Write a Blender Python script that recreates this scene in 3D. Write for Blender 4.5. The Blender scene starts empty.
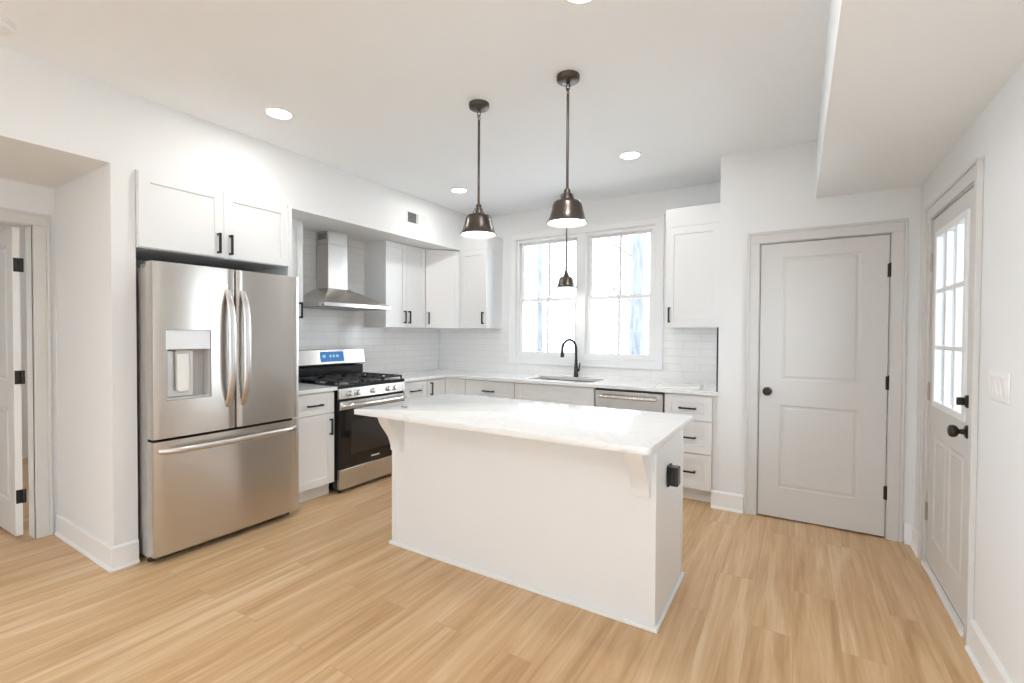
import bpy, bmesh, math, random
from mathutils import Vector, Matrix

# ------------------------------------------------------------------ camera, world, light, exposure
SC = bpy.context.scene
COL = SC.collection
PI = math.pi
CAM_H, YAW, PITCH, ROLL, F_PX = 1.366, -0.551, -0.017, 0.0053, 464.9
cam_data = bpy.data.cameras.new('camera')
cam_data.sensor_width = 36.0
cam_data.lens = 36.0 * F_PX / 1024.0
cam_data.clip_start = 0.02
cam = bpy.data.objects.new('camera', cam_data)
COL.objects.link(cam)
_fw = Vector((math.sin(YAW) * math.cos(PITCH), math.cos(YAW) * math.cos(PITCH), math.sin(PITCH)))
_rt = Vector((math.cos(YAW), -math.sin(YAW), 0))
_up = _rt.cross(_fw)
_c, _s = math.cos(ROLL), math.sin(ROLL)
_r2, _u2 = _rt * _c + _up * _s, _up * _c - _rt * _s
cam.matrix_world = Matrix(((_r2.x, _u2.x, -_fw.x, 0), (_r2.y, _u2.y, -_fw.y, 0), (_r2.z, _u2.z, -_fw.z, CAM_H), (0, 0, 0, 1)))
SC.camera = cam

SC.view_settings.view_transform = 'Standard'
SC.view_settings.look = 'None'
SC.view_settings.gamma = 1.0
SC.view_settings.use_curve_mapping = False
SC.view_settings.exposure = 0.54
SC.cycles.max_bounces = 12
SC.cycles.diffuse_bounces = 7
SC.cycles.glossy_bounces = 5
SC.cycles.transparent_max_bounces = 16
SC.cycles.use_denoising = True
SC.cycles.caustics_reflective = False
SC.cycles.caustics_refractive = False
SC.cycles.sample_clamp_indirect = 6.0

SKY_STRENGTH = 6.2
world = bpy.data.worlds.new('bright_overcast_sky')
SC.world = world
world.use_nodes = True
_bg = world.node_tree.nodes['Background']
_bg.inputs['Color'].default_value = (0.84, 0.93, 1.0, 1)
_bg.inputs['Strength'].default_value = SKY_STRENGTH

LAMP_W = 4.0          # each recessed ceiling lamp
BULB_W = 0.8          # each pendant bulb
ROOM_FILL_W = 9.0    # added unseen fill lights: living room side and room behind the hall door


def lamp(name, kind, loc, power, size=0.1, color=(1, .95, .88), rot=(0, 0, 0), parent=None, spread=None):
    ld = bpy.data.lights.new(name, kind)
    ld.energy = power
    ld.color = color
    if kind == 'AREA':
        ld.shape = 'DISK'
        ld.size = size
        if spread:
            ld.spread = spread
    else:
        ld.shadow_soft_size = size
    o = bpy.data.objects.new(name, ld)
    COL.objects.link(o)
    o.location = loc
    o.rotation_euler = rot
    if parent is not None:
        o.parent = parent
    return o


def portal(name, loc, rot, sx, sy):
    ld = bpy.data.lights.new(name, 'AREA')
    ld.shape = 'RECTANGLE'
    ld.size, ld.size_y = sx, sy
    ld.energy = 1.0
    ld.cycles.is_portal = True
    o = bpy.data.objects.new(name, ld)
    COL.objects.link(o)
    o.location = loc
    o.rotation_euler = rot
    return o


XS_WALL, YF_WALL = -3.327, -3.6
def window_fill(name, loc, rot, sx, sy, power):  # added area light standing in for daylight at an unseen window
    o = portal(name, loc, rot, sx, sy)
    o.data.cycles.is_portal = False
    o.data.energy = power
    o.data.color = (0.90, 0.955, 1.0)
    return o

# sky portals in the window openings (they only guide sampling of the sky)
portal('entry_glass_portal', (.90, 3.24, 1.46), (0, PI / 2, 0), .95, .55)
portal('kitchen_window_portal', (-1.977, 4.78, 1.77), (-PI / 2, 0, 0), 1.75, 1.5)
window_fill('living_window_fill', (XS_WALL - .25, -2.35, 1.45), (0, -PI / 2, 0), 2.0, 1.9, 96.0)  # emitting fill light, added to brighten the right side of the room
window_fill('living_window_fill', (-0.65, YF_WALL - .25, 1.45), (PI / 2, 0, 0), 1.5, 2.0, 2.0)  # weak fill light added behind the camera

# ------------------------------------------------------------------ materials
def new_mat(name):
    m = bpy.data.materials.new(name)
    m.use_nodes = True
    nt = m.node_tree
    return m, nt, nt.nodes['Principled BSDF']


def link(nt, a, b):
    nt.links.new(a, b)


def coords(nt, scale=(1, 1, 1), rot=(0, 0, 0)):
    tc = nt.nodes.new('ShaderNodeTexCoord')
    mp = nt.nodes.new('ShaderNodeMapping')
    mp.inputs['Scale'].default_value = scale
    mp.inputs['Rotation'].default_value = rot
    link(nt, tc.outputs['Object'], mp.inputs['Vector'])
    return mp.outputs['Vector']


def painted(name, col, rough=0.5, var=0.015, scale=9, bump=0.0, metallic=0.0, bscale=220, spec=0.5):
    """paint / plastic: colour with a slight cloudy variation and, if asked, a fine surface grain"""
    m, nt, b = new_mat(name)
    v = coords(nt)
    n = nt.nodes.new('ShaderNodeTexNoise')
    n.inputs['Scale'].default_value = scale
    n.inputs['Detail'].default_value = 3
    link(nt, v, n.inputs['Vector'])
    r = nt.nodes.new('ShaderNodeValToRGB')
    r.color_ramp.elements[0].color = tuple(max(0, c * (1 - var)) for c in col) + (1,)
    r.color_ramp.elements[1].color = tuple(min(1, c * (1 + var)) for c in col) + (1,)
    link(nt, n.outputs['Fac'], r.inputs['Fac'])
    link(nt, r.outputs['Color'], b.inputs['Base Color'])
    b.inputs['Roughness'].default_value = rough
    b.inputs['Metallic'].default_value = metallic
    b.inputs['Specular IOR Level'].default_value = spec
    if bump:
        n2 = nt.nodes.new('ShaderNodeTexNoise')
        n2.inputs['Scale'].default_value = bscale
        link(nt, v, n2.inputs['Vector'])
        bp = nt.nodes.new('ShaderNodeBump')
        bp.inputs['Strength'].default_value = bump
        bp.inputs['Distance'].default_value = 0.002
        link(nt, n2.outputs['Fac'], bp.inputs['Height'])
        link(nt, bp.outputs['Normal'], b.inputs['Normal'])
    return m


def brushed(name, col, rough=0.3, aniso=0.75, rotation=0.25, streak=(2, 2, 320)):
    m, nt, b = new_mat(name)
    v = coords(nt, scale=streak)
    n = nt.nodes.new('ShaderNodeTexNoise')
    n.inputs['Scale'].default_value = 1.0
    n.inputs['Detail'].default_value = 2
    link(nt, v, n.inputs['Vector'])
    mr = nt.nodes.new('ShaderNodeMapRange')
    mr.inputs['To Min'].default_value = rough * 0.9
    mr.inputs['To Max'].default_value = rough * 1.12
    link(nt, n.outputs['Fac'], mr.inputs['Value'])
    link(nt, mr.outputs['Result'], b.inputs['Roughness'])
    b.inputs['Base Color'].default_value = col + (1,)
    b.inputs['Metallic'].default_value = 1.0
    b.inputs['Anisotropic'].default_value = aniso
    b.inputs['Anisotropic Rotation'].default_value = rotation
    tg = nt.nodes.new('ShaderNodeTangent')
    tg.direction_type = 'RADIAL'
    tg.axis = 'Z'
    link(nt, tg.outputs['Tangent'], b.inputs['Tangent'])
    return m


def glow(name, col, strength, base=(0.9, 0.9, 0.9)):
    m, nt, b = new_mat(name)
    b.inputs['Base Color'].default_value = base + (1,)
    b.inputs['Emission Color'].default_value = col + (1,)
    b.inputs['Emission Strength'].default_value = strength
    b.inputs['Roughness'].default_value = 0.5
    return m


def pane_mat(name, tint=(0.97, 0.985, 1.0)):
    m, nt, b = new_mat(name)
    nt.nodes.remove(b)
    out = nt.nodes['Material Output']
    t = nt.nodes.new('ShaderNodeBsdfTransparent')
    t.inputs['Color'].default_value = tint + (1,)
    g = nt.nodes.new('ShaderNodeBsdfGlossy')
    g.inputs['Roughness'].default_value = 0.02
    fr = nt.nodes.new('ShaderNodeFresnel')
    fr.inputs['IOR'].default_value = 1.25
    mx = nt.nodes.new('ShaderNodeMixShader')
    link(nt, fr.outputs['Fac'], mx.inputs['Fac'])
    link(nt, t.outputs['BSDF'], mx.inputs[1])
    link(nt, g.outputs['BSDF'], mx.inputs[2])
    link(nt, mx.outputs['Shader'], out.inputs['Surface'])
    return m


def floor_mat():
    m, nt, b = new_mat('light_oak_planks')
    v = coords(nt, rot=(0, 0, PI / 2))
    br = nt.nodes.new('ShaderNodeTexBrick')
    br.offset = 0.37
    br.offset_frequency = 2
    br.inputs['Scale'].default_value = 1.0
    br.inputs['Brick Width'].default_value = 1.22
    br.inputs['Row Height'].default_value = 0.18
    br.inputs['Mortar Size'].default_value = 0.0012
    br.inputs['Mortar Smooth'].default_value = 0.2
    br.inputs['Color1'].default_value = (0, 0, 0, 1)
    br.inputs['Color2'].default_value = (1, 1, 1, 1)
    br.inputs['Mortar'].default_value = (0.5, 0.5, 0.5, 1)
    link(nt, v, br.inputs['Vector'])
    # long grain, shifted from plank to plank
    tc = nt.nodes.new('ShaderNodeTexCoord')
    sh = nt.nodes.new('ShaderNodeVectorMath'); sh.operation = 'MULTIPLY_ADD'
    link(nt, br.outputs['Color'], sh.inputs[0])
    sh.inputs[1].default_value = (3.1, 7.3, 0)
    link(nt, tc.outputs['Object'], sh.inputs[2])
    mp = nt.nodes.new('ShaderNodeMapping')
    mp.inputs['Scale'].default_value = (13, 0.8, 1)
    link(nt, sh.outputs['Vector'], mp.inputs['Vector'])
    n1 = nt.nodes.new('ShaderNodeTexNoise')
    n1.inputs['Scale'].default_value = 1.0
    n1.inputs['Detail'].default_value = 5
    n1.inputs['Roughness'].default_value = 0.62
    n1.inputs['Distortion'].default_value = 0.7
    link(nt, mp.outputs['Vector'], n1.inputs['Vector'])
    mp2 = nt.nodes.new('ShaderNodeMapping')
    mp2.inputs['Scale'].default_value = (70, 3.0, 1)
    link(nt, sh.outputs['Vector'], mp2.inputs['Vector'])
    n2 = nt.nodes.new('ShaderNodeTexNoise')
    n2.inputs['Scale'].default_value = 1.0
    n2.inputs['Detail'].default_value = 3
    link(nt, mp2.outputs['Vector'], n2.inputs['Vector'])
    ramp = nt.nodes.new('ShaderNodeValToRGB')
    e = ramp.color_ramp.elements
    e[0].position, e[0].color = 0.26, FLOOR_DARK + (1,)
    e[1].position, e[1].color = 0.72, FLOOR_LIGHT + (1,)
    k = ramp.color_ramp.elements.new(0.5); k.color = FLOOR_MID + (1,)
    add = nt.nodes.new('ShaderNodeMath'); add.operation = 'MULTIPLY_ADD'
    link(nt, n2.outputs['Fac'], add.inputs[0]); add.inputs[1].default_value = 0.26
    link(nt, n1.outputs['Fac'], add.inputs[2])
    add2 = nt.nodes.new('ShaderNodeMath'); add2.operation = 'MULTIPLY_ADD'
    sep = nt.nodes.new('ShaderNodeSeparateColor')
    link(nt, br.outputs['Color'], sep.inputs['Color'])
    link(nt, sep.outputs['Red'], add2.inputs[0]); add2.inputs[1].default_value = 0.10
    link(nt, add.outputs['Value'], add2.inputs[2])
    sub = nt.nodes.new('ShaderNodeMath'); sub.operation = 'SUBTRACT'
    link(nt, add2.outputs['Value'], sub.inputs[0]); sub.inputs[1].default_value = 0.18
    link(nt, sub.outputs['Value'], ramp.inputs['Fac'])
    mx = nt.nodes.new('ShaderNodeMixRGB'); mx.blend_type = 'MULTIPLY'
    mx.inputs['Color2'].default_value = (0.84, 0.79, 0.75, 1)
    link(nt, br.outputs['Fac'], mx.inputs['Fac'])
    link(nt, ramp.outputs['Color'], mx.inputs['Color1'])
    link(nt, mx.outputs['Color'], b.inputs['Base Color'])
    b.inputs['Roughness'].default_value = 0.34
    b.inputs['Specular IOR Level'].default_value = 0.5
    bp = nt.nodes.new('ShaderNodeBump')
    bp.inputs['Strength'].default_value = 0.12
    bp.inputs['Distance'].default_value = 0.001
    link(nt, n2.outputs['Fac'], bp.inputs['Height'])
    link(nt, bp.outputs['Normal'], b.inputs['Normal'])
    return m


def tile_mat(name, swap):
    """white subway tile; swap turns object axes so that rows run along the wall"""
    m, nt, b = new_mat(name)
    tc = nt.nodes.new('ShaderNodeTexCoord')
    sp = nt.nodes.new('ShaderNodeSeparateXYZ')
    cb = nt.nodes.new('ShaderNodeCombineXYZ')
    link(nt, tc.outputs['Object'], sp.inputs[0])
    link(nt, sp.outputs[1 if swap else 0], cb.inputs[0])
    link(nt, sp.outputs[2], cb.inputs[1])
    br = nt.nodes.new('ShaderNodeTexBrick')
    br.offset = 0.5
    br.inputs['Scale'].default_value = 1.0
    br.inputs['Brick Width'].default_value = 0.305
    br.inputs['Row Height'].default_value = 0.0725
    br.inputs['Mortar Size'].default_value = 0.0022
    br.inputs['Mortar Smooth'].default_value = 0.3
    br.inputs['Color1'].default_value = (0.825, 0.823, 0.815, 1)
    br.inputs['Color2'].default_value = (0.85, 0.848, 0.84, 1)
    br.inputs['Mortar'].default_value = (0.69, 0.695, 0.70, 1)
    link(nt, cb.outputs[0], br.inputs['Vector'])
    link(nt, br.outputs['Color'], b.inputs['Base Color'])
    b.inputs['Roughness'].default_value = 0.16
    bp = nt.nodes.new('ShaderNodeBump')
    bp.invert = True
    bp.inputs['Strength'].default_value = 0.5
    bp.inputs['Distance'].default_value = 0.002
    link(nt, br.outputs['Fac'], bp.inputs['Height'])
    link(nt, bp.outputs['Normal'], b.inputs['Normal'])
    return m


def quartz_mat():
    m, nt, b = new_mat('white_quartz')
    v = coords(nt)
    n = nt.nodes.new('ShaderNodeTexNoise')
    n.inputs['Scale'].default_value = 2.4
    n.inputs['Detail'].default_value = 6
    n.inputs['Distortion'].default_value = 1.4
    link(nt, v, n.inputs['Vector'])
    r = nt.nodes.new('ShaderNodeValToRGB')
    e = r.color_ramp.elements
    e[0].position, e[0].color = 0.47, (0.81, 0.815, 0.815, 1)
    e[1].position, e[1].color = 0.53, (0.81, 0.815, 0.815, 1)
    k = r.color_ramp.elements.new(0.5); k.color = (0.765, 0.765, 0.755, 1)
    link(nt, n.outputs['Fac'], r.inputs['Fac'])
    link(nt, r.outputs['Color'], b.inputs['Base Color'])
    b.inputs['Roughness'].default_value = 0.12
    return m


def bark_mat(name, c0, c1):
    m, nt, b = new_mat(name)
    v = coords(nt, scale=(14, 14, 2))
    n = nt.nodes.new('ShaderNodeTexNoise')
    n.inputs['Scale'].default_value = 1.5
    n.inputs['Detail'].default_value = 5
    link(nt, v, n.inputs['Vector'])
    r = nt.nodes.new('ShaderNodeValToRGB')
    r.color_ramp.elements[0].color = c0 + (1,)
    r.color_ramp.elements[1].color = c1 + (1,)
    r.color_ramp.elements[0].position = 0.35
    r.color_ramp.elements[1].position = 0.65
    link(nt, n.outputs['Fac'], r.inputs['Fac'])
    link(nt, r.outputs['Color'], b.inputs['Base Color'])
    b.inputs['Roughness'].default_value = 0.9
    return m


FLOOR_DARK = (0.45, 0.26, 0.122)
FLOOR_MID = (0.605, 0.39, 0.205)
FLOOR_LIGHT = (0.72, 0.535, 0.335)

M = {}
M['wall'] = painted('white_wall_paint', (0.775, 0.785, 0.79), 0.7, 0.006, 3, 0.04, bscale=160)
M['ceiling'] = painted('ceiling_paint', (0.86, 0.895, 0.925), 0.85, 0.006, 3, 0.05, bscale=160)
M['floor'] = floor_mat()
M['white_trim'] = painted('white_trim_paint', (0.82, 0.83, 0.835), 0.4, 0.006, 5)
M['greige'] = painted('greige_door_paint', (0.63, 0.62, 0.605), 0.42, 0.008, 5)
M['cab'] = painted('white_cabinet_lacquer', (0.785, 0.795, 0.80), 0.35, 0.006, 5)
M['cab_in'] = painted('cabinet_side_white', (0.78, 0.79, 0.795), 0.45, 0.006, 5)
M['quartz'] = quartz_mat()
M['steel'] = brushed('brushed_steel', (0.62, 0.59, 0.555), 0.23, 0.8)
M['steel_dark'] = painted('dark_steel_side', (0.36, 0.35, 0.34), 0.45, 0.02, 12, metallic=0.6)
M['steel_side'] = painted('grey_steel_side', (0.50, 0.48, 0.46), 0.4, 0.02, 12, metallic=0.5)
M['steel_satin'] = painted('satin_steel', (0.62, 0.60, 0.585), 0.30, 0.01, 20, metallic=1.0)
M['steel_bright'] = painted('polished_steel', (0.75, 0.74, 0.73), 0.16, 0.01, 20, metallic=1.0)
M['black_metal'] = painted('black_pull_metal', (0.022, 0.021, 0.02), 0.38, 0.1, 30, metallic=0.3)
M['iron'] = painted('cast_iron', (0.025, 0.025, 0.026), 0.55, 0.15, 60, 0.2)
M['black_enamel'] = painted('black_enamel', (0.012, 0.012, 0.013), 0.18, 0.1, 20)
M['black_glass'] = painted('black_oven_glass', (0.012, 0.010, 0.009), 0.04, 0.1, 6)
M['dark'] = painted('dark_gap', (0.02, 0.02, 0.02), 0.8, 0.1, 8)
M['bronze'] = painted('brushed_bronze', (0.125, 0.108, 0.097), 0.32, 0.05, 40, metallic=1.0)
M['shade_inside'] = painted('white_shade_lining', (0.88, 0.87, 0.85), 0.5, 0.01, 12)
M['faucet'] = painted('black_faucet_metal', (0.03, 0.032, 0.035), 0.33, 0.08, 30, metallic=0.5)
M['plastic'] = painted('white_plastic', (0.82, 0.82, 0.81), 0.35, 0.006, 12)
M['vent'] = painted('white_vent_enamel', (0.80, 0.80, 0.79), 0.45, 0.006, 12)
M['grey_plastic'] = painted('grey_plastic', (0.50, 0.49, 0.48), 0.35, 0.03, 15)
M['light_plastic'] = painted('silver_panel', (0.66, 0.66, 0.66), 0.3, 0.01, 12, metallic=0.35)
M['nickel'] = painted('aged_nickel_hinge', (0.42, 0.36, 0.30), 0.35, 0.06, 40, metallic=0.9)
M['orb'] = painted('oil_rubbed_bronze', (0.035, 0.028, 0.024), 0.3, 0.1, 40, metallic=0.6)
M['pane'] = pane_mat('window_glass')
M['vinyl'] = painted('white_vinyl', (0.84, 0.84, 0.84), 0.35, 0.004, 9)
M['lens'] = glow('lit_lamp_lens', (1.0, 0.97, 0.92), 4.0)
M['diffuser'] = glow('lit_pendant_diffuser', (1.0, 0.96, 0.90), 3.0)
M['screen'] = glow('blue_emissive_screen', (0.05, 0.26, 0.62), 0.45, (0.01, 0.03, 0.08))  # even blue with slight emission for the range display
M['digits'] = glow('pale_screen_digits', (0.45, 0.68, 0.95), 0.5, (0.1, 0.2, 0.3))
M['tile_l'] = tile_mat('white_subway_tile_range_wall', True)
M['tile_b'] = tile_mat('white_subway_tile_window_wall', False)
M['ground'] = painted('pale_leaf_litter', (0.55, 0.53, 0.50), 0.95, 0.2, 2.5, 0.3, bscale=20)
M['bark'] = bark_mat('grey_bark', (0.21, 0.22, 0.235), (0.30, 0.31, 0.325))
M['bark_pale'] = bark_mat('pale_bark', (0.115, 0.122, 0.133), (0.19, 0.197, 0.21))
M['threshold'] = painted('white_threshold', (0.78, 0.77, 0.76), 0.4, 0.01, 9)
M['rubber'] = painted('black_rubber', (0.02, 0.02, 0.02), 0.7, 0.1, 20)
M['slab'] = painted('white_stone_slab', (0.80, 0.79, 0.775), 0.3, 0.02, 6)
M['chip'] = painted('grey_chip', (0.30, 0.29, 0.27), 0.5, 0.05, 30)

# ------------------------------------------------------------------ mesh helpers
class MB:
    """collects shapes in one bmesh; M is applied to whatever is added"""
    def __init__(self, mtx=None):
        self.bm = bmesh.new()
        self.M = mtx or Matrix.Identity(4)

    def v(self, co):
        return self.bm.verts.new(self.M @ Vector(co))

    def face(self, vs):
        try:
            return self.bm.faces.new(vs)
        except ValueError:
            return None

    def poly(self, pts):
        return self.face([self.v(p) for p in pts])

    def box(self, x0, x1, y0, y1, z0, z1, bevel=0.0, seg=1):
        x0, x1 = min(x0, x1), max(x0, x1); y0, y1 = min(y0, y1), max(y0, y1); z0, z1 = min(z0, z1), max(z0, z1)
        p = [self.v(c) for c in ((x0, y0, z0), (x1, y0, z0), (x1, y1, z0), (x0, y1, z0), (x0, y0, z1), (x1, y0, z1), (x1, y1, z1), (x0, y1, z1))]
        fs = [self.face([p[i] for i in q]) for q in ((3, 2, 1, 0), (4, 5, 6, 7), (0, 1, 5, 4), (1, 2, 6, 5), (2, 3, 7, 6), (3, 0, 4, 7))]
        if bevel:
            es = list({e for f in fs for e in f.edges})
            bmesh.ops.bevel(self.bm, geom=es, offset=bevel, segments=seg, affect='EDGES', profile=0.5, clamp_overlap=True)
        return self

    def prism(self, pts, d0, d1, axis='z', bevel=0.0, seg=1):
        """closed outline extruded along an axis. pts are (x,y) for z, (x,z) for y, (y,z) for x"""
        def mk(a, b, d):
            return {'z': (a, b, d), 'y': (a, d, b), 'x': (d, a, b)}[axis]
        lo = [self.v(mk(a, b, d0)) for a, b in pts]
        hi = [self.v(mk(a, b, d1)) for a, b in pts]
        n = len(pts)
        fs = [self.face(lo[::-1]), self.face(hi)]
        for i in range(n):
            fs.append(self.face([lo[i], lo[(i + 1) % n], hi[(i + 1) % n], hi[i]]))
        fs = [f for f in fs if f]
        bmesh.ops.recalc_face_normals(self.bm, faces=fs)
        if bevel:
            es = [e for e in {e for f in fs for e in f.edges} if e.calc_face_angle(0) > 0.6]
            bmesh.ops.bevel(self.bm, geom=es, offset=bevel, segments=seg, affect='EDGES', profile=0.5, clamp_overlap=True)
        return self

    def lathe(self, prof, c=(0, 0, 0), axis='z', n=28, close=False):
        """prof: list of (radius, height along axis)"""
        rings = []
        for r, h in prof:
            ring = []
            for k in range(n):
                a = 2 * PI * k / n
                u, w = r * math.cos(a), r * math.sin(a)
                q = {'z': (u, w, h), 'y': (u, h, w), 'x': (h, u, w)}[axis]
                ring.append(self.v((c[0] + q[0], c[1] + q[1], c[2] + q[2])))
            rings.append(ring)
        fs = []
        for i in range(len(rings) - 1):
            for k in range(n):
                f = self.face([rings[i][k], rings[i][(k + 1) % n], rings[i + 1][(k + 1) % n], rings[i + 1][k]])
                if f: fs.append(f)
        if not close:
            for r in (rings[0], rings[-1]):
                f = self.face(r)
                if f: fs.append(f)
        else:
            for k in range(n):
                f = self.face([rings[-1][k], rings[-1][(k + 1) % n], rings[0][(k + 1) % n], rings[0][k]])
                if f: fs.append(f)
        bmesh.ops.recalc_face_normals(self.bm, faces=fs)
        return self

    def sweep(self, pts, radii, n=10, ratio=1.0, up=(0, 0, 1)):
        """tube along points; radii one per point or a number; ratio flattens the section"""
        pts = [Vector(p) for p in pts]
        if not hasattr(radii, '__len__'):
            radii = [radii] * len(pts)
        rings = []
        upv = Vector(up)
        for i, p in enumerate(pts):
            t = (pts[min(i + 1, len(pts) - 1)] - pts[max(i - 1, 0)]).normalized()
            s = t.cross(upv)
            if s.length < 1e-3:
                s = t.cross(Vector((1, 0, 0)))
            s.normalize()
            w = s.cross(t).normalized()
            rings.append([self.v(p + s * radii[i] * math.cos(2 * PI * k / n) + w * radii[i] * ratio * math.sin(2 * PI * k / n)) for k in range(n)])
        fs = []
        for i in range(len(rings) - 1):
            for k in range(n):
                f = self.face([rings[i][k], rings[i][(k + 1) % n], rings[i + 1][(k + 1) % n], rings[i + 1][k]])
                if f: fs.append(f)
        for r in (rings[0], rings[-1]):
            f = self.face(r)
            if f: fs.append(f)
        bmesh.ops.recalc_face_normals(self.bm, faces=fs)
        return self

    def grid_solid(self, xs, zs, filled, front, back):
        """slab in the xz plane made of cells, some left open; front(x)/back(x) give y"""
        fy = front if callable(front) else (lambda x: front)
        by = back if callable(back) else (lambda x: back)
        nx, nz = len(xs) - 1, len(zs) - 1
        ok = lambda i, j: 0 <= i < nx and 0 <= j < nz and filled(i, j)
        F, B = {}, {}
        def gv(d, f, i, j):
            if (i, j) not in d:
                d[(i, j)] = self.v((xs[i], f(xs[i]), zs[j]))
            return d[(i, j)]
        a = lambda i, j: gv(F, fy, i, j)
        b = lambda i, j: gv(B, by, i, j)
        fs = []
        for i in range(nx):
            for j in range(nz):
                if not ok(i, j):
                    continue
                fs.append(self.face([a(i, j), a(i + 1, j), a(i + 1, j + 1), a(i, j + 1)]))
                fs.append(self.face([b(i, j), b(i, j + 1), b(i + 1, j + 1), b(i + 1, j)]))
                if not ok(i - 1, j): fs.append(self.face([a(i, j), a(i, j + 1), b(i, j + 1), b(i, j)]))
                if not ok(i + 1, j): fs.append(self.face([a(i + 1, j), b(i + 1, j), b(i + 1, j + 1), a(i + 1, j + 1)]))
                if not ok(i, j - 1): fs.append(self.face([a(i, j), b(i, j), b(i + 1, j), a(i + 1, j)]))
                if not ok(i, j + 1): fs.append(self.face([a(i, j + 1), a(i + 1, j + 1), b(i + 1, j + 1), b(i, j + 1)]))
        return self

    def panel_slab(self, x0, x1, z0, z1, y0, y1, panels, steps=((0.0, 0.009),), bevel_edge=0.0015):
        """door slab, front at y0; every panel (xa,xb,za,zb) is sunk through the steps (inset, depth) one after another"""
        xs = sorted({x0, x1} | {p[0] for p in panels} | {p[1] for p in panels})
        zs = sorted({z0, z1} | {p[2] for p in panels} | {p[3] for p in panels})
        V = {}
        def g(x, z):
            if (x, z) not in V: V[(x, z)] = self.v((x, y0, z))
            return V[(x, z)]
        fs = []
        for i in range(len(xs) - 1):
            for j in range(len(zs) - 1):
                cx, cz = (xs[i] + xs[i + 1]) / 2, (zs[j] + zs[j + 1]) / 2
                if any(p[0] < cx < p[1] and p[2] < cz < p[3] for p in panels):
                    continue
                fs.append(self.face([g(xs[i], zs[j]), g(xs[i + 1], zs[j]), g(xs[i + 1], zs[j + 1]), g(xs[i], zs[j + 1])]))
        for (xa, xb, za, zb) in panels:
            ring = [g(xa, za), g(xb, za), g(xb, zb), g(xa, zb)]
            for ins, dep in steps:
                nr = [self.v((x, y0 + dep, z)) for x, z in ((xa + ins, za + ins), (xb - ins, za + ins), (xb - ins, zb - ins), (xa + ins, zb - ins))]
                for k in range(4):
                    fs.append(self.face([ring[k], ring[(k + 1) % 4], nr[(k + 1) % 4], nr[k]]))
                ring = nr
            fs.append(self.face(ring))
        # sides and back: walk the outline along the grid
        bottom = [(x, z0) for x in xs]
        rim = [(x, z0) for x in xs] + [(x1, z) for z in zs[1:]] + [(x, z1) for x in xs[-2::-1]] + [(x0, z) for z in zs[-2:0:-1]]
        bk = [self.v((x, y1, z)) for x, z in rim]
        n = len(rim)
        for k in range(n):
            fs.append(self.face([g(*rim[k]), bk[k], bk[(k + 1) % n], g(*rim[(k + 1) % n])]))
        fs.append(self.face(bk))
        bmesh.ops.recalc_face_normals(self.bm, faces=[f for f in fs if f])
        return self

    def build(self, name, mat, parent=None, smooth=None, loc=None, rz=0.0):
        me = bpy.data.meshes.new(name)
        self.bm.to_mesh(me)
        self.bm.free()
        o = bpy.data.objects.new(name, me)
        COL.objects.link(o)
        me.materials.append(mat)
        if parent is not None:
            o.parent = parent
        if loc is not None:
            o.location = loc
        o.rotation_euler.z = rz
        if smooth:
            for p in me.polygons:
                p.use_smooth = True
            me.set_sharp_from_angle(angle=math.radians(smooth))
        return o


def tag(o, label, cat, group=None):
    o['label'] = label
    o['category'] = cat
    if group:
        o['group'] = group
    return o


def thing(name, label, cat, loc, rz=0.0, group=None):
    o = bpy.data.objects.new(name, None)
    o.empty_display_size = 0.1
    COL.objects.link(o)
    o.location = loc
    o.rotation_euler.z = rz
    return tag(o, label, cat, group)


def struct(o):
    o['kind'] = 'structure'
    return o


def struct_root(name, loc, rz=0.0):
    o = bpy.data.objects.new(name, None)
    COL.objects.link(o)
    o.location = loc
    o.rotation_euler.z = rz
    return struct(o)


def wall(name, axis, u0, u1, z0, z1, f, b, holes, mat):
    """wall slab with rectangular openings; axis 'x' runs along X (front/back are Y), 'y' runs along Y (front/back are X)"""
    us = sorted({u0, u1} | {h[0] for h in holes} | {h[1] for h in holes})
    zs = sorted({z0, z1} | {h[2] for h in holes} | {h[3] for h in holes})
    def filled(i, j):
        cu, cz = (us[i] + us[i + 1]) / 2, (zs[j] + zs[j + 1]) / 2
        return not any(h[0] < cu < h[1] and h[2] < cz < h[3] for h in holes)
    mb = MB(Matrix(((0, 1, 0, 0), (1, 0, 0, 0), (0, 0, 1, 0), (0, 0, 0, 1))) if axis == 'y' else None)
    mb.grid_solid(us, zs, filled, f, b)
    bmesh.ops.recalc_face_normals(mb.bm, faces=mb.bm.faces[:])
    return struct(mb.build(name, mat))


# ------------------------------------------------------------------ the room (camera stands at x=0, y=0)
XL, XS, XH = -3.919, -3.327, -4.255        # range wall, bulkhead face, hall wall
YB, YD, XW = 4.585, 3.960, 0.669           # window wall, pantry wall, right wall
CZ, SZ, RZ = 2.753, 2.320, 2.338           # ceiling, left bulkhead, right drop
YF = -3.6                                  # wall behind the camera
BX = -0.530                                # left corner of the pantry wall
WX0, WX1, WZ0, WZ1 = -2.763, -1.192, 1.110, 2.429
DX0, DX1, DH = -0.245, 0.518, 2.045        # pantry door
EY0, EY1, EH = 2.845, 3.640, 2.050         # entry door
HY0, HY1 = 0.135, 0.945                    # hall door opening

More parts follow.
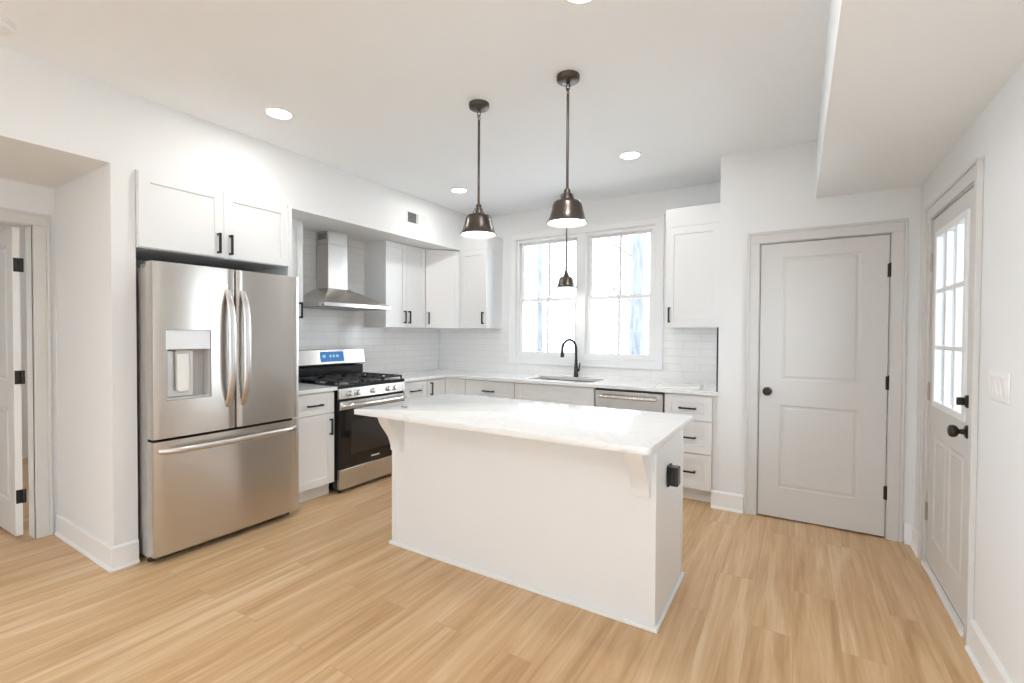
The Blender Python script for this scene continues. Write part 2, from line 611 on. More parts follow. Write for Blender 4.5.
mb = MB()
mb.box(XS - .16, XW + .16, YF - .16, YB + .16, -.08, 0)
mb.box(-7.2, XS - .16, -1.42, YB + .16, -.08, 0)
struct(mb.build('floor', M['floor']))
mb = MB()
mb.box(XS - .16, XW + .16, YF - .16, YB + .16, CZ, CZ + .1)
mb.box(-7.2, XS - .16, -1.42, YB + .16, CZ, CZ + .1)
struct(mb.build('ceiling', M['ceiling']))
struct(MB().box(-4.37, XS, -1.3, YB, SZ, CZ).build('wall_bulkhead', M['wall']))
struct(MB().box(.096, XW, YF, YD, RZ, CZ).build('ceiling_drop', M['ceiling']))
struct(MB().box(XL - .12, XL, 1.178, YB, 0, SZ).build('wall_left', M['wall']))
struct(MB().box(-4.37, XS, 1.062, 1.178, 0, SZ).build('wall_stub', M['wall']))
wall('wall_living', 'y', YF, -1.3, 0, CZ, XS, XS - .16, [(-3.3, -1.4, .45, 2.45)], M['wall'])
struct(MB().box(-7.2, XS - .16, -1.42, -1.3, 0, CZ).build('wall_study_side', M['wall']))
wall('wall_hall', 'y', -1.3, 1.062, 0, SZ, XH, XH - .115, [(HY0, HY1, -1, 2.055)], M['wall'])
wall('wall_back', 'x', XL - .12, XW, 0, CZ, YB, YB + .16, [(WX0, WX1, WZ0, WZ1)], M['wall'])
wall('wall_pantry', 'x', BX, XW, 0, CZ, YD, YD + .115, [(DX0 - .004, DX1 + .004, -1, DH + .004)], M['wall'])
struct(MB().box(BX, BX + .115, YD + .115, YB, 0, CZ).build('wall_return', M['wall']))
wall('wall_right', 'y', YF, YB, 0, CZ, XW, XW + .16, [(EY0 - .004, EY1 + .004, -1, EH + .004)], M['wall'])
wall('wall_front', 'x', XS - .16, XW + .16, 0, CZ, YF - .16, YF, [(-1.4, .1, .45, 2.45)], M['wall'])
# the room glimpsed behind the open hall door
wall('wall_study', 'y', -1.3, 2.3, 0, CZ, -7.2, -7.08, [], M['wall'])
struct(MB().box(-7.08, XH - .115, 2.2, 2.3, 0, CZ).build('wall_study_end', M['wall']))

# baseboards: board with a small cap and a shoe strip, drawn along a line
def baseboard(name, pts, h=0.135, t=0.016, closed=False):
    mb = MB()
    P = [Vector((x, y, 0)) for x, y in pts]
    def strip(prof):
        rings = []
        for i, p in enumerate(P):
            d0 = (P[i] - P[i - 1]).normalized() if i else (P[1] - P[0]).normalized()
            d1 = (P[i + 1] - P[i]).normalized() if i < len(P) - 1 else d0
            n0, n1 = Vector((d0.y, -d0.x, 0)), Vector((d1.y, -d1.x, 0))
            b = (n0 + n1).normalized()
            k = 1 / max(.3, b.dot(n0))
            rings.append([mb.v(p + b * k * o + Vector((0, 0, z))) for o, z in prof])
        fs = []
        for a, c in zip(rings, rings[1:]):
            m = len(a)
            fs += [mb.face([a[k], a[(k + 1) % m], c[(k + 1) % m], c[k]]) for k in range(m)]
        fs += [mb.face(rings[0]), mb.face(rings[-1])]
        bmesh.ops.recalc_face_normals(mb.bm, faces=[f for f in fs if f])
    strip([(0, 0), (t, 0), (t, h - .012), (t * .55, h), (0, h)])
    strip([(t, 0), (t + .012, 0), (t + .010, .009), (t + .004, .016), (t, .018)])
    return struct(mb.build(name, M['white_trim']))

baseboard('baseboard_left', [(XH, 1.062), (XS, 1.062), (XS, 1.176)])
baseboard('baseboard_pantry', [(-.568, YD - .0), (DX0 - .094, YD)])
baseboard('baseboard_corner', [(DX1 + .094, YD), (XW, YD), (XW, EY1 + .084)])
baseboard('baseboard_right', [(XW, EY0 - .086), (XW, YF)])
baseboard('baseboard_front', [(XW, YF), (XS, YF)])

# casings: flat board with a raised outer back-band, built round an opening
def casing(name, w, h, loc, rz, mat, cw=.088, t=.018, bottom=False, z0=0.0, jamb=.115):
    """local frame: opening from x=0..w, z=z0..h, wall face at y=0, casing stands out to -t"""
    mb = MB()
    d0, d1 = -t * .75, -t - .004
    zb = z0 - cw if bottom else z0
    for a, b, o0, o1 in ((-cw + .017, -.006, -cw, -cw + .018), (w + .006, w + cw - .017, w + cw - .018, w + cw)):
        mb.box(a, b, d0, -.0005, z0 - (.006 if bottom else 0), h + .006, .002)
        mb.box(o0, o1, d1, -.0005, zb + (.018 if bottom else 0), h + cw - .018, .002)
    mb.box(-cw + .017, w + cw - .017, d0 - .0005, -.0005, h + .006, h + cw - .017, .002)
    mb.box(-cw, w + cw, d1, -.0005, h + cw - .018, h + cw, .002)
    if bottom:
        mb.box(-cw + .017, w + cw - .017, d0 - .0005, -.0005, z0 - cw + .017, z0 - .006, .002)
        mb.box(-cw, w + cw, d1, -.0005, z0 - cw, z0 - cw + .018, .002)
    if jamb:
        mb.box(-.005, -.001, 0, jamb, z0, h, 0); mb.box(w + .001, w + .005, 0, jamb, z0, h, 0)
        mb.box(-.005, w + .005, 0, jamb, h + .001, h + .005, 0)
        # door stop
    return struct(mb.build(name, mat, loc=loc, rz=rz))

casing('trim_1', DX1 - DX0, DH, (DX0, YD, 0), 0, M['greige'])
casing('trim_2', EY1 - EY0, EH, (XW, EY1, 0), -PI / 2, M['greige'], jamb=.15)
casing('trim_3', HY1 - HY0, 2.05, (XH, HY0, 0), PI / 2, M['greige'], cw=.086)
casing('trim_4', WX1 - WX0, WZ1, (WX0, YB, 0), 0, M['white_trim'], bottom=True, z0=WZ0, cw=.087, jamb=0)

# ------------------------------------------------------------------ doors
def lever_knob(mb_parent, name, x, z, y, mat, r=.028, stand=.045, label=None):
    mb = MB()
    mb.lathe([(.031, 0), (.031, -.006), (.026, -.011), (.013, -.013), (.011, -.03), (.014, -.034), (.024, -.039), (r, -.050), (r * .97, -.060), (r * .8, -.067), (r * .35, -.071), (.001, -.0715)], (x, y, z), 'y', 24)
    o = mb.build(name, mat, mb_parent, smooth=40)
    if label: o['label'] = label
    return o


def hinge(parent, x, z, y, mat, h=.09):
    mb = MB()
    mb.lathe([(.006, -h / 2), (.006, h / 2)], (x, y - .004, z), 'z', 10)
    mb.lathe([(.0035, h / 2), (.005, h / 2 + .004), (.001, h / 2 + .008)], (x, y - .004, z), 'z', 8)
    mb.box(x - .014, x + .010, y - .0015, y + .0005, z - h / 2, z + h / 2)
    return mb.build('hinge', mat, parent, smooth=35)

moulded = ((.010, .006), (.020, .006), (.032, .001), (.034, .001))
W = DX1 - DX0
door1 = struct(MB().panel_slab(.003, W - .003, .012, DH - .004, .004, .039,
        [(.137, .612, 1.033, 1.938), (.137, .612, .232, .850)], moulded).build('door_1', M['greige'], loc=(DX0, YD, 0)))
lever_knob(door1, 'door_knob', .056, .945, .004, M['orb'])
for z in (1.802, 1.048, .309):
    hinge(door1, W + .001, z, .002, M['orb'])
struct(MB().box(DX0, DX1, YD + .045, YD + .1, 0, DH).build('pantry_gap_shade', M['dark']))  # dark slab behind the closed leaf stands for shade in the door gap
bpy.data.objects['pantry_gap_shade'].name = 'door_gap_shade'

# entry door on the right wall: seen from inside its right side is nearest the camera
W = EY1 - EY0
e_root = struct_root('door_2', (XW, EY1, 0), -PI / 2)
GX0, GX1, GZ0, GZ1 = .125, .675, .985, 1.935
xs = [.003, GX0, GX1, W - .003]
zs = [.030, GZ0, GZ1, EH - .004]
# leaf: frame above with the glazed opening, lower half with two upright moulded panels
leaf = MB()
leaf.panel_slab(.003, W - .003, .030, GZ0 - .10, .003, .047, [(.125, .370, .20, .80), (.430, .675, .20, .80)], moulded)
leaf.box(.003, W - .003, .003, .047, GZ0 - .10, GZ0)
leaf.box(.003, GX0, .003, .047, GZ0, GZ1); leaf.box(GX1, W - .003, .003, .047, GZ0, GZ1)
leaf.box(.003, W - .003, .003, .047, GZ1, EH - .004)
lf = leaf.build('door_leaf', M['greige'], e_root)
gf = MB()
for a, b, c, d in ((GX0 - .022, GX0 + .014, GZ0 - .022, GZ1 + .022), (GX1 - .014, GX1 + .022, GZ0 - .022, GZ1 + .022)):
    gf.box(a, b, -.008, .030, c, d, .003)
for c, d in ((GZ0 - .022, GZ0 + .014), (GZ1 - .014, GZ1 + .022)):
    gf.box(GX0 + .014, GX1 - .014, -.008, .030, c, d, .003)
gw, gh = (GX1 - GX0) / 3, (GZ1 - GZ0) / 3
for k in (1, 2):
    gf.box(GX0 + gw * k - .011, GX0 + gw * k + .011, -.002, .026, GZ0, GZ1, .003)
    gf.box(GX0 + .01, GX1 - .01, -.0014, .0254, GZ0 + gh * k - .011, GZ0 + gh * k + .011, .003)
gf.build('glazing_frame', M['white_trim'], e_root)
MB().box(GX0, GX1, .020, .024, GZ0, GZ1).build('pane', M['pane'], e_root)
lever_knob(e_root, 'door_knob', W - .062, .925, .003, M['orb'], r=.029)
db = MB()
db.lathe([(.030, 0), (.030, -.008), (.024, -.013), (.010, -.014), (.008, -.018), (.001, -.0185)], (W - .062, .003, 1.065), 'y', 22)
db.box(W - .066, W - .058, -.040, -.012, 1.047, 1.083, .003)
db.build('deadbolt', M['orb'], e_root, smooth=40)
for z in (1.795, 1.035, .32):
    hinge(e_root, -.002, z, .002, M['nickel'], h=.10)
MB().box(.0, W, -.022, .10, 0, .024, .003).build('threshold', M['threshold'], e_root)
MB().box(.004, W - .004, .004, .040, .024, .031).build('door_sweep', M['rubber'], e_root)

# hall door: swung back into the next room, hinged on the jamb nearest the stub wall
hw = HY1 - HY0 - .008
h_root = struct_root('door_3', (XH - .117, HY1 - .062, 0), PI + math.radians(2))
hd = MB().panel_slab(.003, hw, .012, 2.040, .0, -.035, [(.12, hw - .12, 1.03, 1.93), (.12, hw - .12, .23, .85)], tuple((a, -b) for a, b in moulded))
MBx = hd.build('door_leaf', M['white_trim'], h_root)
for z in (1.80, 1.06, .27):
    mb = MB()
    mb.box(.001, .0035, -.032, -.004, z - .045, z + .045, .0)
    mb.lathe([(.007, z - .045), (.007, z + .045)], (-.004, -.036, 0), 'z', 10)
    mb.box(-.010, -.006, -.050, -.036, z - .045, z + .045)
    mb.build('hinge', M['black_metal'], h_root, smooth=40)

# ------------------------------------------------------------------ kitchen window: two double-hung units side by side
def window(name, x0, x1, z0, z1, y):
    r = struct_root(name, (x0, y, z0))
    w, h = x1 - x0, z1 - z0
    fr = MB()
    fr.box(0, .028, 0, .10, 0, h, .002); fr.box(w - .028, w, 0, .10, 0, h, .002)
    fr.box(.028, w - .028, 0, .10, 0, .028, .002); fr.box(.028, w - .028, 0, .10, h - .030, h, .002)
    fr.build('window_frame', M['vinyl'], r)
    mid = .637
    def sash(za, zb, ya, yb):
        s = MB()
        s.box(.026, .062, ya, yb, za, zb, .003); s.box(w - .062, w - .026, ya, yb, za, zb, .003)
        s.box(.062, w - .062, ya, yb, za, za + .036, .003); s.box(.062, w - .062, ya, yb, zb - .034, zb, .003)
        s.box(w / 2 - .013, w / 2 + .013, ya + .006, yb - .004, za + .03, zb - .03, .002)
        so = s.build('sash', M['vinyl'], r)
        MB().box(.05, w - .05, (ya + yb) / 2 - .002, (ya + yb) / 2 + .002, za + .02, zb - .02).build('pane', M['pane'], so)
        return so
    sash(.018, mid + .017, .022, .052)
    up = sash(mid - .017, h - .02, .056, .086)
    lk = MB()
    lk.box(w / 2 - .035, w / 2 + .035, .026, .050, mid + .017, mid + .026, .003)
    lk.lathe([(.012, mid + .026), (.010, mid + .036), (.001, mid + .037)], (w / 2, .038, 0), 'z', 12)
    lk.build('sash_lock', M['vinyl'], r)
    return r

MUL0, MUL1 = -2.012, -1.910
window('window_1', WX0, MUL0 + .02, WZ0, WZ1, YB + .012)
window('window_2', MUL1 - .02, WX1, WZ0, WZ1, YB + .012)
struct(MB().box(MUL0, MUL1, YB - .010, YB + .11, WZ0, WZ1, .003).build('trim_5', M['white_trim']))
# unseen living-room windows behind the camera, added to let in light
for i, (px, py, pz, rz, ww, wh) in enumerate(((XS - .02, -1.4, .45, -PI / 2, 1.9, 2.0), (-1.4, YF - .02, .45, 0, 1.5, 2.0))):
    r = struct_root('window_%d' % (i + 3), (px, py, pz), rz)
    fr = MB()
    fr.box(0, .06, -.08, 0, 0, wh, .003); fr.box(ww - .06, ww, -.08, 0, 0, wh, .003)
    for za in (0, wh / 2 - .03, wh - .06):
        fr.box(.06, ww - .06, -.08, 0, za, za + .06, .003)
    fr.build('window_frame', M['vinyl'], r)
    MB().box(.03, ww - .03, -.05, -.046, .03, wh - .03).build('pane', M['pane'], r)

# ------------------------------------------------------------------ tiled splashback
struct(MB().box(XL, XL + .008, 2.152, YB, .90, SZ).build('wall_tile_range', M['tile_l']))
bs = MB()
bs.box(XL + .008, WX0 - .087, YB - .008, YB, .90, 1.428)
bs.box(WX0 - .087, WX1 + .087, YB - .008, YB, .90, WZ0 - .087)
bs.box(WX1 + .087, BX, YB - .008, YB, .90, 1.428)
struct(bs.build('wall_tile_window', M['tile_b']))
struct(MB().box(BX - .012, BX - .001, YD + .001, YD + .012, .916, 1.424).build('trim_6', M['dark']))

# ------------------------------------------------------------------ cabinets. local frame: x right, y into the wall, z up; fronts at y=0
def pull(parent, x, z, vertical, y=0.0, L=.135):
    mb = MB()
    s, d = .0068, .030
    if vertical:
        mb.box(x - s, x + s, y - d - s, y - d + s, z - L / 2, z + L / 2, .0015)
        for k in (-1, 1):
            mb.box(x - s, x + s, y - d, y, z + k * (L / 2 - .008) - s, z + k * (L / 2 - .008) + s)
    else:
        mb.box(x - L / 2, x + L / 2, y - d - s, y - d + s, z - s, z + s, .0015)
        for k in (-1, 1):
            mb.box(x + k * (L / 2 - .008) - s, x + k * (L / 2 - .008) + s, y - d, y, z - s, z + s)
    o = mb.build('handle', M['black_metal'], parent)
    return o


def front(parent, kind, x0, x1, z0, z1, hx=None, hz=None, vert=True, rail=.057, mtx=None):
    g = .0015
    mb = MB(mtx)
    a, b, c, d = x0 + g, x1 - g, z0 + g, z1 - g
    rz_ = rail if (d - c) > .2 else .040
    mb.panel_slab(a, b, c, d, 0, .019, [(a + rail, b - rail, c + rz_, d - rz_)], ((.0015, .0085),))
    o = mb.build(kind, M['cab'], parent)
    if hx is not None:
        p = pull(o, hx, hz, vert)
        if mtx is not None:
            p.matrix_parent_inverse = Matrix.Identity(4)
            p.matrix_basis = mtx
    return o


def carcass(parent, w, d, z0, z1, y0=.020, toe=None, riser=None):
    mb = MB()
    mb.box(.001, w - .001, y0, d, z0, z1, .0012)
    o = mb.build('body', M['cab_in'], parent)
    if toe:
        MB().box(.002, w - .002, .075, d, 0, z0, 0).build('toe_kick', M['cab'], parent)
    if riser:
        MB().box(-.002, w + .002, .0, d, z1 + .0008, riser, .001).build('riser', M['cab'], parent)
    return o

BCX, BCY = -3.305, 3.980      # planes of the base cabinet fronts
BD = .600
BT = .884                      # underside of the worktop
UD = .325

# base cabinet between fridge and range
c = thing('base_cabinet', 'narrow white base cabinet with one drawer over one door, between refrigerator and range', 'cabinet', (BCX, 2.154, 0), PI / 2, 'white base cabinets')
w = .386
carcass(c, w, BD, .105, BT, toe=True)
front(c, 'drawer', .004, w - .004, .700, .872, w / 2, .778, False)
front(c, 'door', .004, w - .004, .112, .696, w - .045, .585, True)

# right of the range
c = thing('base_cabinet', 'white base cabinet with a drawer right beside the range, before the corner', 'cabinet', (BCX, 3.330, 0), PI / 2, 'white base cabinets')
w = .352
carcass(c, w, BD, .105, BT, toe=True)
front(c, 'drawer', .004, w - .004, .700, .872, .168, .780, False)
front(c, 'door', .004, w - .004, .112, .696, w - .045, .60, True)

# corner cabinet: L-shaped body, two doors meeting in the inner corner
YC = 3.682
c = thing('base_cabinet', 'white corner base cabinet with two doors meeting in the inside corner', 'cabinet', (BCX, YC, 0), 0, 'white base cabinets')
dl = BCY - YC
x1 = -3.034 - BCX
mb = MB()
mb.prism([(-.020, .002), (-.020, dl + .020), (x1 - .002, dl + .020), (x1 - .002, dl + .60), (-.60, dl + .60), (-.60, .002)], .105, BT)
mb.build('body', M['cab_in'], c)
MB().prism([(-.075, .002), (-.075, dl + .075), (x1 - .002, dl + .075), (x1 - .002, dl + .60), (-.60, dl + .60), (-.60, .002)], 0, .105).build('toe_kick', M['cab'], c)
ml = Matrix.Rotation(PI / 2, 4, 'Z')
front(c, 'door', .004, dl - .001, .112, .872, .055, .78, True, rail=.05, mtx=ml)
front(c, 'door', .002, x1 - .002, .112, .872, rail=.05, mtx=Matrix.Translation((0, dl, 0)))

# window wall run
c = thing('base_cabinet', 'white three-drawer base cabinet between the corner and the sink cabinet', 'cabinet', (-3.034, BCY, 0), 0, 'white base cabinets')
w = .621
carcass(c, w, BD, .105, BT, toe=True)
for za, zb in ((.700, .872), (.410, .696), (.112, .406)):
    front(c, 'drawer', .004, w - .004, za, zb, w / 2, (za + zb) / 2 - (.018 if zb > .8 else 0), False)
c = thing('base_cabinet', 'wide white sink base cabinet with a plain false drawer front below the window', 'cabinet', (-2.413, BCY, 0), 0, 'white base cabinets')
w = .850
body = MB()
body.box(.001, .019, .02, BD, .105, BT); body.box(w - .019, w - .001, .02, BD, .105, BT)
body.box(.019, w - .019, .02, .038, .105, BT); body.box(.019, w - .019, BD - .012, BD, .105, BT)
body.box(.019, w - .019, .038, BD - .012, .105, .123)
body.build('body', M['cab_in'], c)
MB().box(.002, w - .002, .075, BD, 0, .105).build('toe_kick', M['cab'], c)
front(c, 'false_front', .004, w - .004, .700, .872)
front(c, 'door', .004, w / 2, .112, .696, w / 2 - .04, .60, True)
front(c, 'door', w / 2, w - .004, .112, .696, w / 2 + .04, .60, True)
c = thing('base_cabinet', 'white three-drawer base cabinet right of the dishwasher', 'cabinet', (-.948, BCY, 0), 0, 'white base cabinets')
w = .381
carcass(c, w, BD, .105, BT, toe=True)
for za, zb in ((.668, .872), (.402, .664), (.112, .398)):
    front(c, 'drawer', .004, w - .004, za, zb, w / 2, (za + zb) / 2 - .003, False)
MB().box(w, w + .034, .012, .5, .0, BT).build('filler_strip', M['cab'], c)

# worktops
ct = MB().box(XL + .008, -3.275, 2.153, 2.546, BT, .914, .003, 2).build('countertop', M['quartz'])
tag(ct, 'short white quartz countertop piece between the refrigerator and the range', 'countertop')
mb = MB()
SX0, SX1, SY0, SY1 = -2.330, -1.625, 4.075, 4.450
xs = sorted([XL + .008, -3.275, SX0, SX1, -.515])
yy = [3.322, 3.945, SY0, SY1, YB - .008]
def keep(i, j):
    cx, cy = (xs[i] + xs[i + 1]) / 2, (yy[j] + yy[j + 1]) / 2
    if cx > -3.275 and cy < 3.945: return False
    return not (SX0 < cx < SX1 and SY0 < cy < SY1)
mb.M = Matrix(((1, 0, 0, 0), (0, 0, 1, 0), (0, 1, 0, 0), (0, 0, 0, 1)))
mb.grid_solid(xs, yy, keep, .914, BT)
bmesh.ops.recalc_face_normals(mb.bm, faces=mb.bm.faces[:])
# trim the end that would run into the pantry wall return
ct = mb.build('countertop', M['quartz'])
tag(ct, 'long L-shaped white quartz countertop running from the range under the window', 'countertop')
bv = ct.modifiers.new('edge', 'BEVEL'); bv.width = .003; bv.segments = 2; bv.limit_method = 'ANGLE'

# sink
sk = thing('sink', 'stainless undermount sink set in the countertop below the window', 'sink', (-1.98, 4.26, .884))
mb = MB()
a, b, d = SX0 + 1.98 - .006, SX1 + 1.98 + .006, .200
c0, c1 = SY0 - 4.26 - .006, SY1 - 4.26 + .006
t = .012
for q in ((a - t, a, c0 - t, c1 + t), (b, b + t, c0 - t, c1 + t), (a, b, c0 - t, c0), (a, b, c1, c1 + t)):
    mb.box(q[0], q[1], q[2], q[3], -d, -.0005)
mb.box(a - t, b + t, c0 - t, c1 + t, -d - .004, -d)
mb.build('basin', M['steel'], sk)
MB().lathe([(.045, -d + .0002), (.045, -d + .003), (.036, -d + .004), (.030, -d + .001), (.001, -d + .001)], (0, .08, 0), 'z', 24).build('drain', M['steel_bright'], sk, smooth=40)

# faucet
fc = thing('faucet', 'black gooseneck pull-down faucet standing behind the sink', 'faucet', (-1.972, 4.492, .914))
fc.rotation_euler.z = math.radians(-20)
mb = MB()
mb.lathe([(.027, 0), (.027, .004), (.025, .010), (.022, .05), (.019, .11), (.0155, .16), (.0140, .20)], (0, 0, 0), 'z', 20)
mb.build('faucet_body', M['faucet'], fc, smooth=40)
pts = [(0, 0, .19), (0, 0, .26)]
R = .100
for k in range(13):
    a = PI * k / 12 * 1.02
    pts.append((0, -R + R * math.cos(a), .292 + R * math.sin(a)))
pts.append((0, -2 * R - .002, .268))
MB().sweep(pts, .0135, 12, up=(1, 0, 0)).build('spout', M['faucet'], fc, smooth=50)
MB().lathe([(.0140, .272), (.0165, .264), (.0195, .225), (.0200, .215), (.012, .213)], (0, -2 * R - .002, 0), 'z', 16).build('spray_head', M['faucet'], fc, smooth=50)
mb = MB()
mb.lathe([(.012, .015), (.012, .040), (.010, .044)], (0, 0, .075), 'x', 14)
mb.sweep([(.036, 0, .075), (.047, -.004, .085), (.056, -.006, .12), (.060, -.006, .155)], [.008, .008, .0065, .005], 10)
mb.build('handle', M['faucet'], fc, smooth=50)

# white slab left on the counter
mb = MB(Matrix.Rotation(math.radians(3), 4, 'Z'))
mb.box(-.175, .175, -.13, .13, 0, .010, .002)
mb.box(-.170, .168, -.126, .128, .010, .016, .002)
tag(mb.build('board', M['slab'], loc=(-.855, 4.155, .9142)), 'thin white board lying flat on the counter right of the dishwasher', 'board')

# dishwasher
dw = thing('dishwasher', 'stainless dishwasher with a bar handle between the sink cabinet and drawers', 'dishwasher', (-1.561, BCY - .008, 0))
w = .611
MB().box(.004, w - .004, .03, .58, .09, BT - .004).build('body', M['steel_dark'], dw)
do = MB().box(.006, w - .006, 0, .03, .115, .862, .004, 2).build('door', M['steel'], dw)
MB().box(.004, w - .004, .004, .03, .862, .880).build('control_strip', M['black_enamel'], dw)
hp = [(.055 + (w - .11) * k / 14, -.040 - .010 * math.sin(PI * k / 14), .815) for k in range(15)]
mb = MB(); mb.sweep(hp, .0155, 12, up=(0, 0, 1), ratio=1.0)
for x in (.062, w - .062): mb.box(x - .010, x + .010, -.042, .001, .806, .824, .003)
mb.build('handle', M['steel_bright'], do, smooth=50)
MB().box(.01, w - .01, .045, .06, 0.0, .11).build('toe_kick', M['black_enamel'], dw)

# wall cabinets
UZ = 1.424
c = thing('wall_cabinet', 'wide white two-door cabinet fixed above the refrigerator', 'cabinet', (-3.295, 1.180, 0), PI / 2, 'white wall cabinets')
w = .971
carcass(c, w, .62, 1.862, SZ - .001)
front(c, 'door', .002, .477, 1.866, 2.312, .477 - .038, 1.955, True)
front(c, 'door', .477, .940, 1.866, 2.312, .477 + .038, 1.955, True)
MB().box(.941, w, .001, .02, 1.862, SZ - .001).build('filler_strip', M['cab'], c)
MB().box(w - .030, w, .004, .62, 0, 1.862).build('end_panel', M['cab'], c)

c = thing('wall_cabinet', 'narrow white wall cabinet with one door, between refrigerator and range hood', 'cabinet', (-3.594, 2.153, UZ), PI / 2, 'white wall cabinets')
w = .297
carcass(c, w, UD - .001, 0, SZ - UZ - .001)
front(c, 'door', .004, w - .003, .002, SZ - UZ - .025, w - .035, .130, True, rail=.05)

c = thing('wall_cabinet', 'tall white two-door wall cabinet right of the range hood', 'cabinet', (-3.594, 3.375, UZ), PI / 2, 'white wall cabinets')
w = .594
carcass(c, w, UD - .001, 0, SZ - UZ - .001)
front(c, 'door', .003, w / 2, .002, SZ - UZ - .006, w / 2 - .034, .112, True, rail=.05)
front(c, 'door', w / 2, w - .003, .002, SZ - UZ - .006, w / 2 + .034, .112, True, rail=.05)

c = thing('wall_cabinet', 'white diagonal corner wall cabinet with one door below the bulkhead', 'cabinet', (-3.594, 3.970, UZ), 0, 'white wall cabinets')
p0, p1 = Vector((0, 0)), Vector((.264, .305))
dirv = (p1 - p0).normalized(); nrm = Vector((dirv.y, -dirv.x)); L = (p1 - p0).length
q0, q1 = p0 - nrm * .020, p1 - nrm * .020
mb = MB()
mb.prism([(-.018, .001), (q0.x, q0.y + .0), (q1.x, q1.y), (.263, .322), (.263, .606), (-.316, .606), (-.316, .001)], 0, SZ - UZ - .001)
mb.build('body', M['cab_in'], c)
md = Matrix.Rotation(math.atan2(dirv.y, dirv.x), 4, 'Z')
front(c, 'door', .006, L - .006, .002, SZ - UZ - .006, .040, .112, True, rail=.055, mtx=md)

c = thing('wall_cabinet', 'white one-door wall cabinet on the window wall, left of the window', 'cabinet', (-3.328, 4.262, UZ), 0, 'white wall cabinets')
w = .376
carcass(c, w, UD - .002, 0, .887, riser=2.477 - UZ)
front(c, 'door', .003, w - .003, .002, .8880, w - .045, .115, True, rail=.064)

c = thing('wall_cabinet', 'white one-door wall cabinet right of the window beside the pantry wall', 'cabinet', (-1.012, 4.262, UZ), 0, 'white wall cabinets')
w = .476
carcass(c, w, UD - .002, 0, .887, riser=2.477 - UZ)
front(c, 'door', .003, w - .020, .002, .8880, .035, .115, True, rail=.064)

# ------------------------------------------------------------------ refrigerator (local: x right, y into the wall)
fr = thing('refrigerator', 'tall stainless french-door refrigerator with water dispenser and bottom freezer drawer', 'refrigerator', (-3.150, 1.193, 0), PI / 2)
w = .922
def bow(x, amp=.008):
    u = 2 * x / w - 1
    return amp * u * u
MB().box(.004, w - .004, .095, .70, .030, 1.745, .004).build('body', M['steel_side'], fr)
def fridge_front(name, x0, x1, z0, z1, hole=None, nseg=10):
    xs = [x0 + (x1 - x0) * k / nseg for k in range(nseg + 1)]
    zs = [z0, z1]
    if hole:
        xs = sorted(set([x for x in xs if not (hole[0] - .01 < x < hole[0] + .01 or hole[1] - .01 < x < hole[1] + .01)] + [hole[0], hole[1]]))
        zs = [z0, hole[2], hole[3], z1]
    xs = [x0, x0 + .004, x0 + .010] + [x for x in xs if x0 + .015 < x < x1 - .015] + [x1 - .010, x1 - .004, x1]
    def f(x):
        e = 0
        for d in (x - x0, x1 - x):
            if d < .010: e += .010 - math.sqrt(max(0, .010 ** 2 - (.010 - d) ** 2))
        return bow(x) + e
    def filled(i, j):
        if not hole: return True
        cx, cz = (xs[i] + xs[i + 1]) / 2, (zs[j] + zs[j + 1]) / 2
        return not (hole[0] < cx < hole[1] and hole[2] < cz < hole[3])
    mb = MB()
    mb.grid_solid(xs, zs, filled, f, .088)
    bmesh.ops.recalc_face_normals(mb.bm, faces=mb.bm.faces[:])
    return mb.build(name, M['steel'], fr, smooth=40)
MID = .460
HOLE = (.066, .312, .958, 1.378)
d_l = fridge_front('door', 0, MID - .004, .738, 1.775, HOLE)
d_r = fridge_front('door', MID + .004, w, .738, 1.775)
d_f = fridge_front('freezer_drawer', 0, w, .050, .722, None, 16)
MB().box(.006, w - .006, .087, .096, .040, 1.74).build('gasket', M['dark'], fr)
def fridge_handle(parent, x):
    pts, rad = [], []
    for k in range(21):
        t = k / 20
        z = .885 + .755 * t
        pts.append((x, .006 - .062 * (1 - (2 * t - 1) ** 4), z)); rad.append(.0235 - .006 * abs(2 * t - 1) ** 3)
    mb = MB(); mb.sweep(pts, rad, 14, ratio=.55, up=(0, 1, 0))
    return mb.build('handle', M['steel_satin'], parent, smooth=50)
fridge_handle(d_l, .412); fridge_handle(d_r, .508)
pts, rad = [], []
for k in range(25):
    t = k / 24
    pts.append((.030 + (w - .060) * t, .010 - .060 * (1 - (2 * t - 1) ** 6), .664)); rad.append(.019 - .004 * abs(2 * t - 1) ** 5)
MB().sweep(pts, rad, 14, ratio=.6, up=(0, 1, 0)).build('handle', M['steel_satin'], d_f, smooth=50)
# dispenser
x0, x1, z0, z1 = HOLE
dp = MB()
yb = .085
dp.box(x0, x0 + .012, .010, yb, z0 + .014, z1 - .118); dp.box(x1 - .012, x1, .010, yb, z0 + .014, z1 - .118)
dp.box(x0, x1, .010, yb, z0, z0 + .014, .002); dp.box(x0, x1, yb - .006, yb, z0, z1)
disp = dp.build('dispenser', M['grey_plastic'], d_l)
MB().box(x0 + .001, x1 - .001, .005, yb - .008, z1 - .118, z1 - .001, .003).build('control_panel', M['light_plastic'], disp)
MB().box(x0 + .012, x0 + .165, .045, yb - .006, z0 + .014, z1 - .122, .006).build('dispenser_back', M['light_plastic'], disp)
mb = MB()
mb.sweep([(x0 + .062, .030, z1 - .135), (x0 + .062, .026, z0 + .06), (x0 + .078, .025, z0 + .045), (x0 + .118, .025, z0 + .045), (x0 + .134, .026, z0 + .06), (x0 + .134, .030, z1 - .135)], .005, 8, up=(0, 1, 0))
mb.box(x0 + .060, x0 + .136, .026, .030, z1 - .145, z1 - .122)
mb.build('paddle', M['grey_plastic'], disp)
MB().box(x0 + .066, x0 + .130, .028, .034, z0 + .05, z1 - .14).build('paddle_plate', M['plastic'], disp)
